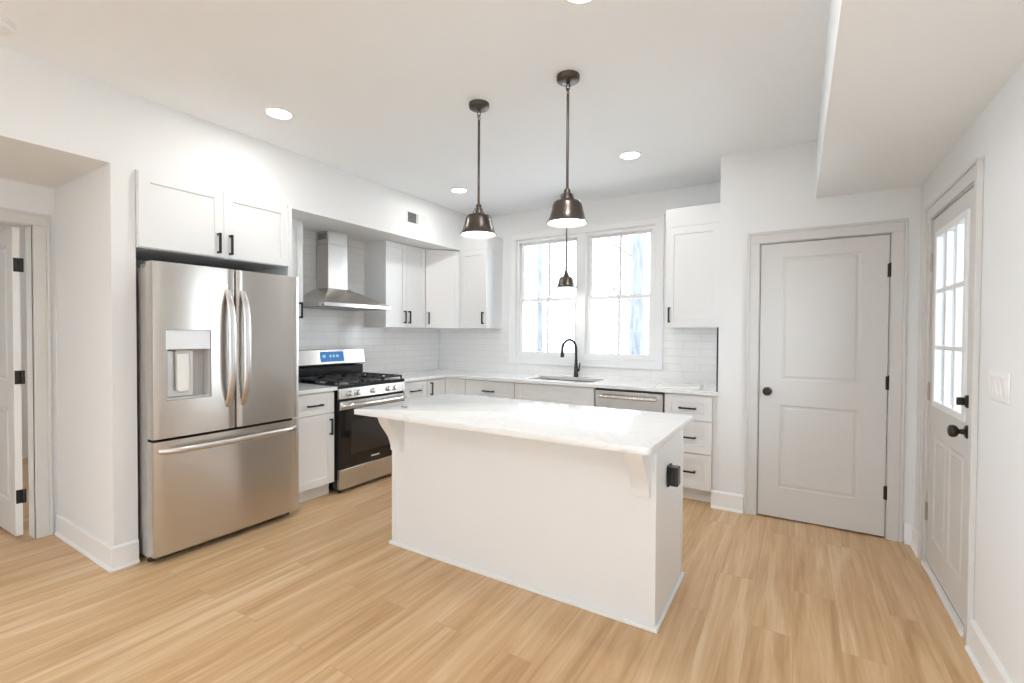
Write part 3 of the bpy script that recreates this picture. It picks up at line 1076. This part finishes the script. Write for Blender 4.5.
MB().box(.782, .876, .0085, .016, 1.700, 1.732, .002).build('badge', M['light_plastic'], d_r)
for x in (.03, w - .03):
    MB().lathe([(.020, 0), (.020, .014), (.012, .016), (.012, .052)], (x, .12, 0), 'z', 12).build('foot', M['rubber'], fr)
MB().box(.03, w - .03, .10, .12, .012, .048).build('toe_grille', M['dark'], fr)
for x in (.012, w - .092):
    MB().box(x, x + .08, .03, .20, 1.745, 1.768, .006).build('hinge_cover', M['steel_dark'], fr)

# ------------------------------------------------------------------ gas range
rg = thing('range', 'stainless freestanding gas range with black grates and oven door under the hood', 'range', (-3.262, 2.557, 0), PI / 2)
w = .762
MB().box(.002, w - .002, .030, .645, .040, .895, .003).build('body', M['black_enamel'], rg)
mb = MB()
mb.box(.0, w, .012, .600, .893, .916, .004)
mb.box(0, w, .006, .024, .893, .922, .004)
top = mb.build('cooktop', M['black_enamel'], rg)
# slanted control panel
mb = MB(); mb.prism([(.030, .802), (-.006, .806), (.010, .893), (.034, .893)], 0, w, 'x', .002)
cp = mb.build('control_panel', M['steel'], rg)
for x in (.104, .186, .365, .547, .621):
    kb = MB(Matrix.Translation((x, .0015, .846)) @ Matrix.Rotation(math.radians(-11), 4, 'X'))
    kb.lathe([(.026, 0), (.026, -.006), (.022, -.008), (.0205, -.030), (.019, -.033), (.001, -.0335)], (0, 0, 0), 'y', 20)
    kb.box(-.0025, .0025, -.0365, -.030, -.017, .017, .001)
    kb.build('knob', M['steel_bright'], rg, smooth=40)
MB().box(.006, w - .006, .018, .04, .786, .803).build('vent_slot', M['dark'], rg)
# oven door
od = MB().box(.003, w - .003, .0, .040, .215, .786, .004, 2).build('oven_door', M['black_enamel'], rg)
MB().box(.004, w - .004, -.002, .004, .712, .785, .0015).build('door_top_strip', M['steel'], od)
MB().box(.010, w - .010, -.003, .002, .218, .710, .001).build('door_glass', M['black_glass'], od)
MB().box(.115, w - .115, -.0036, -.0028, .325, .620, .0).build('oven_window', painted('smoked_window', (.03, .026, .023), .05, .1, 5), od)
pts = [(.010 + (w - .020) * k / 18, -.018 - .040 * (1 - (2 * k / 18 - 1) ** 6), .748) for k in range(19)]
mb = MB(); mb.sweep(pts, .0155, 12, ratio=.9, up=(0, 1, 0))
for x in (.020, w - .020): mb.box(x - .013, x + .013, -.022, .0, .735, .761, .003)
mb.build('handle', M['steel_bright'], od, smooth=50)
MB().box(.335, .430, -.0042, -.003, .255, .267).build('badge', M['light_plastic'], od)
MB().box(.002, w - .002, 0, .040, .036, .208, .006, 2).build('drawer', M['steel'], rg)
for x in (.045, w - .045):
    for y in (.06, .60):
        MB().lathe([(.017, 0), (.017, .010), (.010, .012), (.010, .042)], (x, y, 0), 'z', 12).build('foot', M['rubber'], rg)
# backguard
mb = MB(); mb.prism([(.600, .893), (.600, 1.045), (.646, 1.045), (.646, .893)], .004, w - .004, 'x')
mb.build('backguard_base', M['black_enamel'], rg)
mb = MB(); mb.prism([(.566, 1.062), (.592, 1.205), (.640, 1.208), (.646, 1.04), (.60, 1.035)], .0, w, 'x', .006, 2)
bg = mb.build('backguard', M['steel'], rg)
ms = Matrix.Translation((0, .579, 1.1335)) @ Matrix.Rotation(math.atan2(.026, .143) * -1, 4, 'X')
scr = MB(ms).box(.235, .500, -.0035, .002, -.048, .050, .002).build('display', M['screen'], bg)
for x, q in ((.26, .030), (.335, .022), (.372, .022), (.41, .03)):
    MB(ms).box(x, x + q, -.0042, -.0036, -.006, .018).build('digit', M['digits'], scr)
# burners and grates
for bx, by, br in ((.145, .16, .042), (.145, .44, .034), (.381, .30, .05), (.617, .16, .05), (.617, .44, .034)):
    mb = MB(); mb.lathe([(br * 1.5, .916), (br * 1.4, .920), (br, .922), (br * .95, .930), (.001, .931)], (bx, by, 0), 'z', 24)
    bo = mb.build('burner', M['steel_dark'], rg, smooth=40)
    MB().lathe([(br * .85, .930), (br * .9, .934), (br * .8, .940), (.001, .941)], (bx, by, 0), 'z', 24).build('burner_cap', M['iron'], bo, smooth=40)
for gx in (.012, .262, .512):
    gw = .238
    mb = MB(); s = .006
    zt0, zt1 = .942, .958
    for x in (gx + s, gx + gw - s): mb.box(x - s, x + s, .030, .575, zt0, zt1, .002)
    for y in (.036, .305, .569): mb.box(gx, gx + gw, y - s, y + s, zt0, zt1, .002)
    for y in (.165, .437):
        mb.box(gx + gw / 2 - s, gx + gw / 2 + s, y - .105, y - .030, zt0, zt1, .002)
        mb.box(gx + gw / 2 - s, gx + gw / 2 + s, y + .030, y + .105, zt0, zt1, .002)
        mb.box(gx, gx + .075, y - s, y + s, zt0, zt1, .002); mb.box(gx + gw - .075, gx + gw, y - s, y + s, zt0, zt1, .002)
    for x in (gx + s, gx + gw - s):
        for y in (.036, .305, .569): mb.box(x - s, x + s, y - s, y + s, .915, zt0 + .002)
    mb.build('grate', M['iron'], rg)

# ------------------------------------------------------------------ range hood (local: x from the hood's middle, y into the wall)
hd = thing('range_hood', 'stainless chimney range hood on the tiled wall above the range', 'range hood', (-3.419, 2.903, 1.594), PI / 2)
D = .490
mb = MB()
bw, tw, td = .378, .108, .186
B = [(-bw, 0, .034), (bw, 0, .034), (bw, D, .034), (-bw, D, .034)]
mid_ = [(-tw - .012, D - td - .012, .186), (tw + .012, D - td - .012, .186), (tw + .012, D, .186), (-tw - .012, D, .186)]
vb, vt = [mb.v(p) for p in B], [mb.v(p) for p in mid_]
for k in range(4):
    mb.face([vb[k], vb[(k + 1) % 4], vt[(k + 1) % 4], vt[k]])
mb.face(vt); mb.face(vb[::-1])
bmesh.ops.recalc_face_normals(mb.bm, faces=mb.bm.faces[:])
mb.build('canopy', M['steel'], hd)
mb = MB(); mb.box(-bw, bw, 0, D, .0, .034, .002)
band = mb.build('canopy_band', M['steel_bright'], hd)
for x in (-.075, -.045, -.015, .015, .045):
    MB().lathe([(.009, 0), (.009, -.005), (.006, -.006), (.001, -.0062)], (x, 0, .017), 'y', 12).build('button', M['steel_bright'], band)
MB().box(-.33, -.01, .06, .42, -.006, 0, .002).build('grease_filter', M['steel_dark'], hd)
MB().box(.01, .33, .06, .42, -.006, 0, .002).build('grease_filter', M['steel_dark'], hd)
mb = MB(); mb.box(-tw, tw, D - td, D, .176, .60, .003)
mb.build('lower_chimney', M['steel'], hd)
mb = MB(); mb.box(-tw + .003, tw - .003, D - td + .003, D, .60, SZ - 1.594 - .001, .002)
uc = mb.build('upper_chimney', M['steel'], hd)
for sx in (-1, 1):
    mb = MB()
    for k in range(5):
        mb.box(sx * (tw - .0028), sx * (tw - .0045), D - td + .03, D - .03, .650 + k * .011, .655 + k * .011)
    mb.build('vent_slots', M['dark'], uc)

# ------------------------------------------------------------------ kitchen island
IX0, IX1, IY0, IY1 = -2.226, -.541, 2.146, 2.728
isl = thing('kitchen_island', 'white kitchen island base with corbels and plain panelled sides, middle of the floor', 'kitchen island', ((IX0 + IX1) / 2, (IY0 + IY1) / 2, 0))
hx, hy = (IX1 - IX0) / 2, (IY1 - IY0) / 2
MB().box(-hx + .003, hx - .003, -hy + .003, hy - .003, 0, BT).build('body', M['cab'], isl)
for sx, sy in ((-1, -1), (1, -1), (1, 1), (-1, 1)):
    mb = MB()
    a, b = sx * hx, sy * hy
    mb.prism([(a, b), (a - sx * .030, b), (a - sx * .030, b - sy * .006), (a - sx * .006, b - sy * .006), (a - sx * .006, b - sy * .030), (a, b - sy * .030)], .020, BT - .001, 'z', .001)
    mb.build('corner_trim', M['cab'], isl)
mb = MB()
tt = .014
for q in ((-hx - tt, hx + tt, -hy - tt, -hy + .003), (-hx - tt, hx + tt, hy - .003, hy + tt), (-hx - tt, -hx + .003, -hy + .003, hy - .003), (hx - .003, hx + tt, -hy + .003, hy - .003)):
    mb.box(q[0], q[1], q[2], q[3], 0, .020, .004, 2)
mb.build('base_moulding', M['white_trim'], isl)
def corbel(x, th):
    """bracket under the overhang: curved front, flat back and top"""
    pr = [(-hy + .002, BT - .001), (-hy - .150, BT - .001), (-hy - .150, BT - .022)]
    for k in range(1, 15):
        t = k / 14
        pr.append((-hy - .150 + .112 * (t - .07 * math.sin(2 * PI * t)), BT - .022 - .205 * t))
    pr += [(-hy - .034, BT - .262), (-hy + .002, BT - .266)]
    mb = MB(); mb.prism(pr, x - th / 2, x + th / 2, 'x', .0015)
    return mb.build('corbel', M['cab'], isl)
corbel(-hx + .066, .085); corbel(hx - .066, .085)
# black pop-out outlet on the end panel
mb = MB(); mb.box(hx - .001, hx + .012, -.090, -.020, .612, .716, .003)
ob = mb.build('outlet', M['black_metal'], isl); ob['label'] = 'black outlet box'
mb = MB(); mb.box(hx + .012, hx + .052, -.086, -.024, .617, .711, .006, 2)
mb.build('outlet_cover', M['black_enamel'], ob)
# island worktop with rounded corners
TX0, TX1, TY0, TY1 = -2.241, -.490, 1.846, 2.720
def rounded(x0, x1, y0, y1, r, n=6):
    out = []
    for cx, cy, a0 in ((x1 - r, y0 + r, -PI / 2), (x1 - r, y1 - r, 0), (x0 + r, y1 - r, PI / 2), (x0 + r, y0 + r, PI)):
        for k in range(n + 1):
            a = a0 + PI / 2 * k / n
            out.append((cx + r * math.cos(a), cy + r * math.sin(a)))
    return out
TY1 = 2.745
it = MB().prism(rounded(TX0, TX1, TY0, TY1, .022), BT, .914, 'z', .003, 2).build('island_countertop', M['quartz'], smooth=35)
tag(it, 'polished white quartz top overhanging the kitchen island', 'countertop')
mb = MB(); mb.prism([(-.026, -.004), (.002, -.014), (.026, -.002), (.018, .010), (-.010, .008)], 0, .005, 'z', .0015)
tag(mb.build('grey_chip', M['chip'], loc=(-2.045, 2.075, .9142)), 'tiny grey chip lying on the left end of the island countertop', 'chip')

# ------------------------------------------------------------------ pendants
def pendant(loc, label, rim_z, r=.113, ceil_z=CZ):
    """loc: point on the ceiling; everything hangs below it"""
    t = thing('pendant_light', label, 'pendant light', (loc[0], loc[1], ceil_z), 0, 'brushed bronze pendant lights')
    k = r / .113
    MB().lathe([(.001, -.034), (.020, -.033), (.050, -.030), (.060, -.024), (.062, -.014), (.062, 0)], (0, 0, 0), 'z', 32).build('canopy', M['bronze'], t, smooth=40)
    mb = MB()
    mb.lathe([(.011, -.033), (.011, -.040), (.006, -.043)], (0, 0, 0), 'z', 12)
    for zc, turn in ((-.058, 0), (-.082, 1)):
        ring = []
        for j in range(17):
            a = 2 * PI * j / 16
            u, v = .0105 * math.cos(a), .018 * math.sin(a)
            ring.append((u, 0, zc + v) if not turn else (0, u, zc + v))
        mb.sweep(ring, .0030, 6, up=(0, 1, 0) if not turn else (1, 0, 0))
    mb.build('chain_link', M['bronze'], t, smooth=50)
    zr = rim_z - ceil_z
    MB().lathe([(.0075, -.098), (.0075, zr + .165 * k)], (0, 0, 0), 'z', 12).build('rod', M['bronze'], t, smooth=40)
    MB().lathe([(.009, zr + .186 * k), (.014 * k, zr + .182 * k), (.018 * k, zr + .176 * k), (.019 * k, zr + .160 * k), (.026 * k, zr + .156 * k), (.028 * k, zr + .140 * k),
                (.035 * k, zr + .136 * k), (.037 * k, zr + .122 * k), (.045 * k, zr + .118 * k), (.042 * k, zr + .110 * k)], (0, 0, 0), 'z', 28).build('socket_cap', M['bronze'], t, smooth=35)
    outer = [(.038, .116), (.062, .115), (.072, .111), (.078, .101), (.083, .080), (.093, .040), (.102, .011), (.113, .0)]
    sh = MB()
    sh.lathe([(a * k, zr + b * k) for a, b in outer] + [((a - .003) * k, zr + (b - .0015) * k) for a, b in outer[::-1]], (0, 0, 0), 'z', 48, close=True)
    so = sh.build('shade', M['bronze'], t, smooth=50)
    inner = [((a - .004) * k, zr + (b - .002) * k) for a, b in outer]
    MB().lathe(inner + [((a - .0045) * k, h - .0004) for (a, b), (_, h) in zip(outer[::-1], inner[::-1])], (0, 0, 0), 'z', 48, close=True).build('shade_lining', M['shade_inside'], so, smooth=50)
    MB().lathe([(.001, zr + .006 * k), (.070 * k, zr + .006 * k), (.099 * k, zr + .010 * k), (.099 * k, zr + .013 * k), (.001, zr + .013 * k)], (0, 0, 0), 'z', 40).build('diffuser', M['diffuser'], t, smooth=40)
    lamp('pendant_bulb', 'AREA', (0, 0, zr - .002), BULB_W, .12 * k, (1, .97, .93), parent=t)
    return t

pendant((-1.662, 2.309), 'pendant light over the left half of the island, nearer the refrigerator', 1.966)
pendant((-1.072, 2.307), 'pendant light over the right half of the island, nearer the pantry door', 1.966)
pendant((-1.984, 4.262), 'small pendant light hanging over the sink in front of the window', 1.828, r=.104)

# ------------------------------------------------------------------ recessed lamps, detector, vent, plates
def downlight(x, y, label, z=CZ):
    t = thing('recessed_light', label, 'ceiling light', (x, y, z), 0, 'round recessed ceiling lights')
    MB().lathe([(.070, -.001), (.074, -.006), (.086, -.005), (.090, 0), (.070, 0)], (0, 0, 0), 'z', 36, close=True).build('trim_ring', M['plastic'], t, smooth=40)
    MB().lathe([(.001, -.003), (.0705, -.003), (.0705, -.0005), (.001, -.0005)], (0, 0, 0), 'z', 36).build('lens', M['lens'], t)
    lamp('recessed_lamp', 'AREA', (0, 0, -.012), LAMP_W, .13, (1, .98, .96), parent=t)
    return t

downlight(-2.816, 1.752, 'lit recessed light in the ceiling before the bulkhead, nearest above the refrigerator')
downlight(-2.815, 3.587, 'lit recessed light in the ceiling left of the pendants, near the air vent')
downlight(-1.126, 3.564, 'lit recessed light in the ceiling right of the pendants, near the pantry wall')
downlight(-.760, 1.755, 'recessed light cut by the top edge of the photo')
lamp('living_fill', 'AREA', (-2.6, -1.4, CZ - .02), ROOM_FILL_W, .5, (1, .98, .96))  # added fill light out of view, without a fixture
lamp('living_fill', 'AREA', (-.7, -1.4, CZ - .02), ROOM_FILL_W, .5, (1, .98, .96))  # second added fill light, also without a fixture
lamp('study_fill', 'AREA', (-5.6, .8, CZ - .02), ROOM_FILL_W, .5, (1, .97, .93))  # fill light added to brighten the room behind the hall door

t = thing('smoke_detector', 'round white smoke detector on the ceiling by the left bulkhead', 'smoke detector', (-3.075, .575, CZ))
MB().lathe([(.068, 0), (.068, -.010), (.060, -.014)], (0, 0, 0), 'z', 36).build('base', M['plastic'], t, smooth=40)
MB().lathe([(.060, -.012), (.062, -.018), (.058, -.032), (.048, -.038), (.001, -.040)], (0, 0, 0), 'z', 36).build('cover', M['plastic'], t, smooth=40)

# air vent on the bulkhead: two banks of fins turned opposite ways
t = thing('air_vent', 'white two-bank air vent grille high on the bulkhead above the cabinets', 'air vent', (XS, 3.545, 2.527), PI / 2)
vw, vh = .145, .064
mb = MB()
mb.box(-vw, vw, -.006, 0, vh - .014, vh, .002); mb.box(-vw, vw, -.006, 0, -vh, -vh + .014, .002)
mb.box(-vw, -vw + .016, -.006, 0, -vh + .014, vh - .014, .002); mb.box(vw - .016, vw, -.006, 0, -vh + .014, vh - .014, .002)
mb.box(-.007, .007, -.006, 0, -vh + .014, vh - .014, .002)
mb.build('grille_frame', M['vent'], t)
MB().box(-vw + .01, vw - .01, -.0012, -.0002, -vh + .01, vh - .01).build('duct_opening', M['dark'], t)
for bank, ang in ((-1, 38), (1, -38)):
    mb = MB()
    for k in range(10):
        xc = bank * .008 + bank * (.012 + k * .0122)
        mb.M = Matrix.Translation((xc, -.0035, 0)) @ Matrix.Rotation(math.radians(ang), 4, 'Z')
        mb.box(-.0042 if bank < 0 else -.0062, .0042 if bank < 0 else .0062, -.0004, .0004, -vh + .013, vh - .013)
    mb.build('fins', M['vent'], t)

# switch plate on the right wall (local: x right = -Y)
t = thing('switch_plate', 'white four-gang light switch plate on the wall beside the entry door', 'switch', (XW, 2.515, 1.172), -PI / 2)
MB().box(-.105, .105, -.006, 0, -.060, .060, .003, 2).build('plate', M['plastic'], t)
for x in (-.069, -.023, .023, .069):
    mb = MB(Matrix.Translation((x, -.007, 0)) @ Matrix.Rotation(math.radians(4), 4, 'X'))
    mb.box(-.0165, .0165, -.004, .003, -.033, .033, .0015)
    mb.build('rocker', M['plastic'], t)
t = thing('outlet_plate', 'white outlet plate on the tiles under the cabinet right of the window', 'outlet', (-.872, YB - .008, 1.088))
MB().box(-.058, .058, -.006, 0, -.060, .060, .003, 2).build('plate', M['plastic'], t)
for x in (-.023, .023):
    mb = MB(); mb.box(x - .0165, x + .0165, -.0085, -.005, -.033, .033, .0015)
    so = mb.build('socket', M['plastic'], t)

# ------------------------------------------------------------------ outside: pale ground and bare trees
g = struct(MB().box(-45, 30, -40, 45, -.62, -.60).build('ground', M['ground']))
rnd = random.Random(11)
def tree(x, y, r, h, lean, label, mat, group='bare trees outside the window'):
    t = thing('tree', label, 'tree', (x, y, -.60), 0, group)
    pts, rad = [], []
    n = 12
    for k in range(n + 1):
        s = k / n
        pts.append((lean * h * s + .06 * r * 8 * math.sin(3 * s + x), .05 * math.sin(5 * s + y), h * s))
        rad.append(r * (1.25 - .25 * min(1, s * 6)) * (1 - .72 * s))
    MB().sweep(pts, rad, 12, up=(0, 1, 0)).build('trunk', mat, t, smooth=60)
    for j in range(7):
        s = .28 + .09 * j + rnd.uniform(-.02, .02)
        b0 = Vector(pts[int(s * n)])
        a = rnd.uniform(0, 2 * PI)
        L = rnd.uniform(.9, 2.0) * (1.2 - s)
        bp = [b0 + Vector((math.cos(a) * L * q, math.sin(a) * L * q, L * (.5 * q + .7 * q * q))) for q in (0, .35, .7, 1.0)]
        rb = r * .20 * (1.1 - s)
        MB().sweep(bp, [rb, rb * .8, rb * .5, rb * .2], 7, up=(0, 0, 1)).build('branch', mat, t, smooth=60)
    return t
tree(-2.52, 8.6, .155, 10, .016, 'thickest bare tree trunk seen through the right half of the window', M['bark_pale'])
tree(-4.95, 9.2, .085, 9, .004, 'slim bare tree trunk seen through the left half of the window', M['bark_pale'])
lab = 'thin bare tree standing among others in the pale woods outside the window'
for x, y, r, le in ((-5.6, 11.5, .06, .05), (-6.4, 13.0, .09, -.02), (-4.3, 12.0, .05, .03), (-3.9, 14.5, .09, .01), (-3.3, 13.5, .06, -.03),
                    (-2.6, 15.0, .08, .02), (-1.9, 11.5, .06, -.02), (-2.9, 17.0, .10, .0), (-5.2, 16.0, .09, -.01), (-4.7, 19.0, .12, .02)):
    tree(x, y, r, 9 + r * 20, le, lab, M['bark'])
for x, y, r in ((5.2, 8.3, .16), (8.2, 8.6, .13), (2.6, 9.4, .10), (6.9, 13.5, .18), (11.5, 13.0, .2)):
    tree(x, y, r, 10, .01, 'bare tree trunk seen through the glass of the entry door', M['bark'], 'bare trees outside the entry door')
